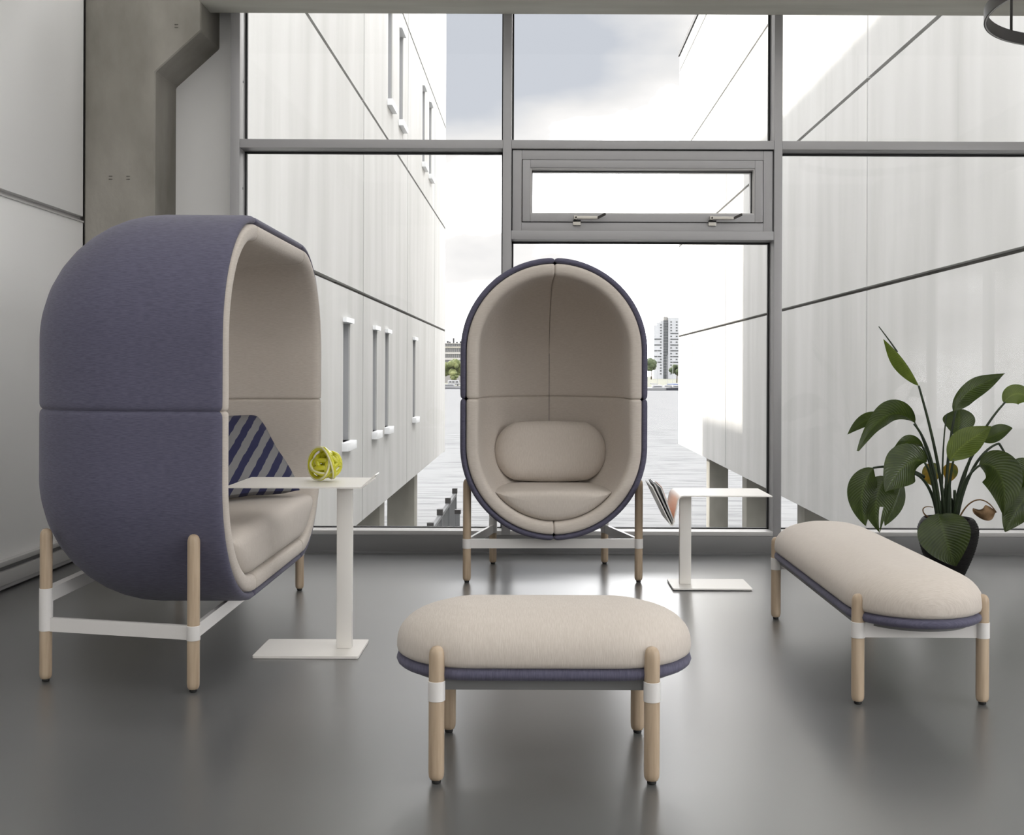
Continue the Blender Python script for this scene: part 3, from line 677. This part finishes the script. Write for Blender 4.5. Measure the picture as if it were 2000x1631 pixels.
tp = mk('throw_pillow', V, Fc, 'striped_cloth', None, True, uvs=UV)
e1 = Vector((.25, .275, 0)).normalized(); al = math.radians(47); nn = Vector((.74, -.67, 0)).normalized()
e2 = -nn*math.sin(al)+Vector((0, 0, math.cos(al))); fr_ = nn*math.cos(al)+Vector((0, 0, math.sin(al)))
Mx = Matrix((e1, -fr_, e2)).transposed()   # local x=e1, local -y faces out, local z=e2
p2 = Vector((-.985, 4.60, .455)); cen = p2-e1*.215+e2*.215+fr_*.02
tp.matrix_world = Matrix.Translation(cen) @ Mx.to_4x4()
tag(tp, 'navy and grey striped cushion leaning in the pod sofa', 'cushion')
# ottoman and bench
def stadium(a, r, n=20):
    pts = []
    for i in range(n+1): t = -PI/2+PI*i/n; pts.append((a+r*math.cos(t), r*math.sin(t)))
    for i in range(n+1): t = PI/2+PI*i/n; pts.append((-a+r*math.cos(t), r*math.sin(t)))
    return pts
def stool(name, label, cat, loc, rz, a, lx, fab, ly=.185):
    t = thing(name, label, cat, loc, rz); r = .2
    prof = [(.02, .240), (.008, .2405), (.001, .246), (-.002, .2535), (.001, .262), (.010, .268), (.03, .269)]
    V, Fc = loft([[(x, y, z) for x, y in stadium(a, r-i)] for i, z in prof], cap=True); mk('seat_base', V, Fc, 'blue_'+fab, t, True, 'slate blue padded base', autos=60)
    prof = [(.03, .268), (.010, .2685), (.0015, .274), (-.001, .283), (-.001, .294)]
    for d in (8, 16, 24, 32, 40, 48, 56, 64, 72, 80, 87): 
        q = math.radians(d); prof.append((-.001+.19*(1-math.cos(q)**.8), .294+.093*math.sin(q)**.95))
    prof.append((.197, .3872))
    rings = [[(x, y, z+(0.004*(1-(x/(a+r))**2) if i > .1 else 0)) for x, y in stadium(a, r-i)] for i, z in prof]
    V, Fc = loft(rings, cap=True); mk('seat_cushion', V, Fc, 'beige_'+fab, t, True, 'beige domed cushion')
    for sx in (1, -1):
        for sy in (1, -1): leg(t, sx*lx, sy*ly, .32, .193, .239)
    for sy in (1, -1): V, Fc = bar((-lx, sy*(ly-.02), .2265), (lx, sy*(ly-.02), .2265), .012, .025); mk('long_rail', V, Fc, 'under_metal', t)  # long rails coloured dark to put the shade under the seat into them
    for sx in (1, -1): V, Fc = bar((sx*lx, -ly, .216), (sx*lx, ly, .216), .012, .044); mk('end_rail', V, Fc, 'white_metal', t)
    V, Fc = loft([[(x, y, z) for x, y in stadium(a, r-.035)] for z in (.228, .2402)], cap=True); mk('under_plate', V, Fc, 'under_metal', t)
    return t
stool('ottoman', 'low oval beige ottoman with blue base in the foreground', 'ottoman', (.0185, 2.788, 0), 0, .165, .2515, 'x')
stool('bench', 'long oval beige bench with blue base on the right', 'bench', (1.115, 3.797, 0), PI/2, .472, .557, 'x', .181)
# ------------------------------------------------------------------ side tables
def sheet(path, y0, y1, th):
    """bent sheet: path of (x,z), given thickness"""
    P = [Vector(p) for p in path]; n = len(P); up, dn = [], []
    for i in range(n):
        t = (P[min(i+1, n-1)]-P[max(i-1, 0)]).normalized(); nr = Vector((-t.y, t.x))*th/2
        up.append(P[i]+nr); dn.append(P[i]-nr)
    prof = up+dn[::-1]
    return loft([[(p.x, y, p.y) for p in prof] for y in (y0, y1)], cap=True)
def rounded_plate(x0, x1, y0, y1, z0, z1, r):
    pts = []
    for cx, cy, a0 in ((x1-r, y1-r, 0), (x0+r, y1-r, PI/2), (x0+r, y0+r, PI), (x1-r, y0+r, 1.5*PI)):
        for i in range(6): a = a0+PI/2*i/5; pts.append((cx+r*math.cos(a), cy+r*math.sin(a)))
    return loft([[(x, y, z) for x, y in pts] for z in (z0, z1)], cap=True)
off = (-.66, 3.84, 0)
t1 = thing('side_table', 'taller white metal side table with the yellow glass knot on it', 'side table', off)
V, Fc = rounded_plate(-.95, -.595, 3.72, 3.958, .001, .009, .008); mk('base', V, Fc, 'table_metal', t1, off=off)
box('column', -.688, -.635, 3.826, 3.858, .009, .572, 'table_metal', t1, .004, off=off)
V, Fc = rounded_plate(-1.035, -.583, 3.70, 4.04, .571, .576, .006); tt = mk('table_top', V, Fc, 'table_metal', t1, off=off)
# raised flap with a wide slot at the right end
def flap(p, q, y0, y1, wd=.012, th=.004):
    p, q = Vector(p), Vector(q); d = (q-p).normalized(); n = Vector((-d.y, d.x))*th/2
    def piece(a, b, ya, yb): 
        A, B = p+(q-p)*a, p+(q-p)*b; pr = [A+n, B+n, B-n, A-n]
        return loft([[(v.x, y, v.y) for v in pr] for y in (ya, yb)], cap=True)
    return join(piece(0, .2, y0, y1), piece(.85, 1, y0, y1), piece(.2, .85, y0, y0+wd), piece(.2, .85, y1-wd, y1))
V, Fc = flap((-.584, .5735), (-.537, .617), 3.70, 3.785, .014); mk('flap', V, Fc, 'table_metal', t1, off=off)
off = (.7, 5.02, 0)
t2 = thing('side_table', 'lower white metal side table with a magazine rack beside the pod armchair', 'side table', off)
V, Fc = rounded_plate(.60, .951, 4.906, 5.138, .003, .010, .008); mk('base', V, Fc, 'table_metal', t2, off=off)
V, Fc = rounded_plate(.604, .947, 4.910, 5.134, 0, .004, .008); mk('base_pad', V, Fc, 'rubber', t2, off=off)
box('column', .641, .693, 5.004, 5.036, .010, .418, 'table_metal', t2, .004, off=off)
c1, c2 = Vector((.630, .404)), Vector((.5925, .302))
path = [Vector((1.03, .4195)), Vector((.66, .4195))]
path += bez([(.645, .4195, 0), (.622, .4195, 0), (.616, .395, 0)], 6)
path = [Vector((p[0], p[1])) for p in path]
path += [Vector((.601, .315))]+[Vector((q.x, q.y)) for q in bez([(.598, .298, 0), (.592, .280, 0), (.582, .302, 0)], 6)]+[Vector((.506, .458))]
V, Fc = sheet(path, 4.88, 5.20, .0045); mk('table_top', V, Fc, 'table_metal', t2, True, 'bent sheet top that folds into a magazine rack', off=off, autos=35)
for n_, (dx, ln, m_, lb) in enumerate(((.006, .185, 'cover_grey', 'grey magazine leaning in the table rack, nearest the armchair'), (.015, .165, 'cover_orange', 'orange backed magazine in the table rack, nearest the table column'))):
    b = Vector((.5885+dx*.75, .300+.002*n_)); d = Vector((-.428, .904)).normalized() if n_ == 0 else Vector((-.36, .933)).normalized(); nr = Vector((d.y, -d.x))
    mg = thing('magazine', lb, 'magazine', (b.x, 5.03, b.y), group='magazines in the rack'); 
    def pg(a0, a1, mm, nm, l2):
        pr = [nr*a0, nr*a1, nr*a1+d*l2, nr*a0+d*l2]
        return mk(nm, *loft([[(v.x, y, v.y) for v in pr] for y in (-.12-.015*n_, .13)], cap=True), mm, mg)
    pg(0, .001, 'cover_dark' if n_ == 0 else 'cover_grey', 'cover', ln); pg(.001, .0065, 'paper', 'pages', ln-.004); pg(.0065, .0075, m_, 'cover', ln)
# yellow glass knot
kc = Vector((-.742, 3.895, .5765)); RK = .0505
pts = []
turns = 5
for i in range(turns*44):
    t = i/44*2*PI; ph = t/turns
    r_ = RK*(.80+.10*math.sin(t*.8+1))
    v = Vector((math.cos(t)*r_, math.sin(t)*r_, .012*math.sin(2.4*t)))
    v = Matrix.Rotation(ph*1.0, 3, 'Z') @ Matrix.Rotation(math.radians(62)+.5*math.sin(ph), 3, 'X') @ v
    pts.append(v+Vector((.008, 0, RK+.006)))
kn = thing('glass_knot', 'yellow blown glass knot standing on the taller side table', 'sculpture', kc)
V, Fc = tube(pts, .0088, 12, True); mk('rope', V, Fc, 'yellow_glass', kn, True)
def ringpts(c, n, r, rz=1.0):
    n = Vector(n).normalized(); a = n.orthogonal().normalized(); b = n.cross(a); return [Vector(c)+(a*math.cos(2*PI*i/48)+b*math.sin(2*PI*i/48))*r for i in range(48)]
for c, nv, r in (((-.016, -.012, .0625), (-.62, -.75, .10), .053), ((.012, -.006, .064), (-.80, -.42, -.28), .052), ((.0, 0, .055), (.1, -.55, .82), .046)):
    V, Fc = tube(ringpts(c, nv, r), .0080, 12, True); lo = mk('loop', V, Fc, 'yellow_glass', kn, True)
    V, Fc = tube(ringpts(Vector(c)+Vector(nv).normalized()*.0045, nv, r+.003), .0042, 8, True); mk('pale_stripe', V, Fc, 'pale_glass', lo, True)
# ------------------------------------------------------------------ ring pendant lamp
lc = Vector((2.335, 4.4, 2.405)); lr = .537
lp = thing('ring_pendant', 'black ring pendant lamp hanging at the top right corner', 'lamp', lc)
def annulus(r0, r1, z0, z1, n=96): return loft([[(r*math.cos(2*PI*j/n), r*math.sin(2*PI*j/n), z) for j in range(n)] for r, z in ((r0, z0), (r1, z0), (r1, z1), (r0, z1), (r0, z0))])
V, Fc = annulus(lr-.012, lr, 0, .05); mk('ring', V, Fc, 'lamp_black', lp, True, autos=30)
V, Fc = annulus(lr-.0085, lr-.0035, -.002, .001); mk('diffuser', V, Fc, 'paper', lp)
V, Fc = annulus(lr-.001, lr+.0015, -.001, .051); mk('outer_band', V, Fc, 'lamp_rim', lp, True, autos=30)
for dg in (122, 242, 2):
    a = math.radians(dg); x, y = (lr-.008)*math.cos(a), (lr-.008)*math.sin(a)
    V, Fc = lathe([(.006, .045), (.006, .80)], 10, (x, y)); mk('rod', V, Fc, 'lamp_rim', lp, True)
# ------------------------------------------------------------------ potted plant
PX, PY = 1.965, 5.33
pl = thing('potted_plant', 'bird of paradise plant with large leaves in a black ribbed pot', 'plant', (PX, PY, 0)); off = (PX, PY, 0)
pr = [(.070, 0), (.078, .004)]
for i in range(41):
    t = i/40; z = .006+t*.262; r_ = .078+.062*math.sin(min(1, t*1.18)*PI/2)-.022*max(0, (t-.80)/.2)**1.6
    pr.append((r_+(.0012 if i % 2 else -.0012), z))
pr += [(.112, .272), (.106, .266), (.104, .235)]
V, Fc = lathe(pr, 48); mk('pot', V, Fc, 'pot', pl, True, autos=50)
V, Fc = lathe([(.10, .225), (.104, .240), (.05, .248), (.001, .25)], 24); mk('soil', V, Fc, 'soil', pl, True)
def zp(x, y): return 1620+x/3.021, 620+y/3.021
def leafy(ctrl, wd, Y, roll=0., m='leaf', shape_='n', fold=.25, wave=.0, split=None, side=(1, 1)):
    """ctrl: midrib points in the close-up, with depth offsets; wd: full width in metres"""
    P = []
    for c in ctrl:
        u, v = zp(c[0], c[1]); P.append(at(u, v, Y+(c[2] if len(c) > 2 else 0)))
    n, mcol = 22, 8
    mid = bez(P, n); V, UV = [], []; view = (mid[n//2]-Vector((0, 0, H))).normalized()
    for i, p in enumerate(mid):
        t = i/n; tan = (mid[min(i+1, n)]-mid[max(i-1, 0)]).normalized()
        sd = tan.cross(view).normalized(); nr = sd.cross(tan).normalized()
        sd2 = sd*math.cos(roll)+nr*math.sin(roll); nr2 = nr*math.cos(roll)-sd*math.sin(roll)
        w_ = wd/2*(math.sin(PI*t**.82)**.88 if 0 < t < 1 else .02)
        for j in range(-mcol//2, mcol//2+1):
            q = j/(mcol/2); ws = w_*(side[0] if q < 0 else side[1])
            f_ = fold*abs(q)*ws+wave*math.sin(t*9+q*2)*abs(q)**2
            V.append(p+sd2*q*ws-nr2*(-f_)); UV.append((t, q))
    Fc = []
    k = mcol+1
    for i in range(n):
        for j in range(mcol):
            if split and split[0] < i/n < split[1] and j in (split[2],): continue
            Fc.append([i*k+j, i*k+j+1, (i+1)*k+j+1, (i+1)*k+j])
    o = mk('leaf', V, Fc, m, pl, True, uvs=UV, off=off)
    return mid[0]
def stem(ctrl, r=.0068, m='stem', Y=PY):
    P = []
    for c in ctrl:
        u, v = zp(c[0], c[1]); P.append(at(u, v, Y+(c[2] if len(c) > 2 else 0)))
    V, Fc = tube(bez(P, 14), lambda q: r*(1.35-.6*q), 8); mk('stem', V, Fc, m, pl, True, off=off)
# stems start inside the pot
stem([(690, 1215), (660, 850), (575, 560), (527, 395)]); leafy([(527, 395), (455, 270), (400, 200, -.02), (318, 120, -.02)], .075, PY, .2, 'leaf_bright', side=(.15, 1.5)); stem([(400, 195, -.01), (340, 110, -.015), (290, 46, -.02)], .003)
stem([(685, 1215), (690, 850), (715, 680), (747, 540)]); leafy([(735, 545), (790, 410), (900, 385), (1040, 318, .08)], .115, PY-.02, -.45, 'leaf', wave=.008, side=(1.2, .75))
stem([(668, 1215, .04), (664, 850, .05), (675, 680, .06), (693, 560, .07)], .004); leafy([(765, 530, .08), (775, 600, .08), (750, 700, .08)], .15, PY, .1, 'leaf')
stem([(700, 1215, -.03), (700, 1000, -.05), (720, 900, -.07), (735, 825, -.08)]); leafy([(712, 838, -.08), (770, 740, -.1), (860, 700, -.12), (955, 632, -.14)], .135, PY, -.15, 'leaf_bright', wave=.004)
stem([(730, 1215, .02), (760, 960, .03), (820, 820, .04), (910, 715, .05)]); leafy([(900, 716, .05), (970, 690, .05), (1040, 660, .06), (1082, 643, .08)], .095, PY, -.6, 'leaf')
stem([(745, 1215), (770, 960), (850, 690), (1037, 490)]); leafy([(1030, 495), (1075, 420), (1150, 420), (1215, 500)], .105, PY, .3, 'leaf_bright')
stem([(660, 1215, -.02), (640, 900, -.04), (575, 700, -.06), (500, 620, -.08)]); leafy([(505, 615, -.08), (400, 500, -.12), (280, 560, -.2), (168, 782, -.26)], .125, PY, .6, 'leaf', wave=.008)
stem([(655, 1215, .03), (620, 880, .03), (560, 700, .05), (500, 605, .05)], .0045); leafy([(330, 575, .05), (240, 580, .06), (180, 610, .06), (108, 684, .04)], .07, PY, .5, 'leaf')
stem([(650, 1215), (625, 920), (585, 800), (548, 750)]); leafy([(560, 765), (480, 690), (420, 740), (352, 818, -.02)], .07, PY, .7, 'leaf', wave=.006)
stem([(645, 1215, -.04), (630, 1020, -.07), (600, 900, -.10), (565, 850, -.12)]); leafy([(572, 845, -.12), (480, 800, -.15), (400, 900, -.2), (335, 1022, -.24)], .185, PY, .2, 'leaf', wave=.008)
stem([(640, 1215, -.02), (640, 1050, -.04), (560, 920, -.08), (500, 915, -.10)]); leafy([(335, 930, -.12), (290, 1000, -.14), (250, 1100, -.15), (300, 1262, -.15)], .155, PY, -.1, 'leaf', split=(.62, .98, 5), wave=.005)
leafy([(430, 960, -.08), (400, 1060, -.1), (370, 1140, -.1), (330, 1222, -.1)], .09, PY, .2, 'leaf')
stem([(560, 935, -.06), (480, 880, -.08), (380, 860, -.1), (260, 880, -.12)]); leafy([(262, 882, -.12), (180, 960, -.13), (180, 1100, -.13), (216, 1222, -.12)], .135, PY, .1, 'leaf', wave=.004)
leafy([(645, 1150, -.10), (670, 1230, -.19), (700, 1340, -.21), (748, 1458, -.2)], .235, PY, 0, 'leaf', wave=.004, fold=-.2)
stem([(670, 1215, -.02), (665, 1190, -.06), (655, 1165, -.09), (645, 1150, -.10)])
stem([(735, 1215, -.02), (745, 1040, -.05), (810, 910, -.08), (893, 860, -.1)]); leafy([(885, 860, -.1), (1000, 830, -.14), (1060, 960, -.17), (1030, 1165, -.17)], .19, PY, -.2, 'leaf', wave=.008)
stem([(750, 1215), (790, 930), (900, 760), (1002, 733)]); stem([(1002, 733), (1040, 790), (1060, 840), (1080, 885)], .0045)
leafy([(1060, 872), (1130, 880, .02), (1190, 950, .02), (1215, 1040, .02)], .15, PY, -.1, 'leaf')
leafy([(1200, 1000, -.04), (1150, 1060, -.06), (1080, 1160, -.08), (1040, 1255, -.08)], .14, PY, .15, 'leaf', wave=.01)
leafy([(640, 855, .06), (600, 890, .06), (590, 940, .06), (625, 990, .06)], .09, PY, 0, 'leaf_yellow'); leafy([(700, 850, .08), (715, 880, .08), (725, 920, .08), (690, 970, .08)], .075, PY, 0, 'leaf_yellow')
stem([(760, 1200, -.04), (800, 1080, -.06), (900, 1000, -.1), (988, 1140, -.12)], .0032, 'dead_stem'); leafy([(988, 1140, -.12), (950, 1150, -.12), (890, 1160, -.12), (848, 1120, -.12)], .07, PY, .4, 'dead_leaf', wave=.012)
stem([(610, 1180, -.04), (540, 1160, -.05), (530, 1090, -.05), (615, 1112, -.05)], .0028, 'dead_stem')
for x, y, z in ((690, 1000, .02), (715, 980, -.02), (745, 1010, 0), (655, 1080, -.02), (725, 1060, .03)):
    stem([(x, 1215, z), (x, 1120, z), (x-2, 1060, z), (x-4, y, z)], .009)
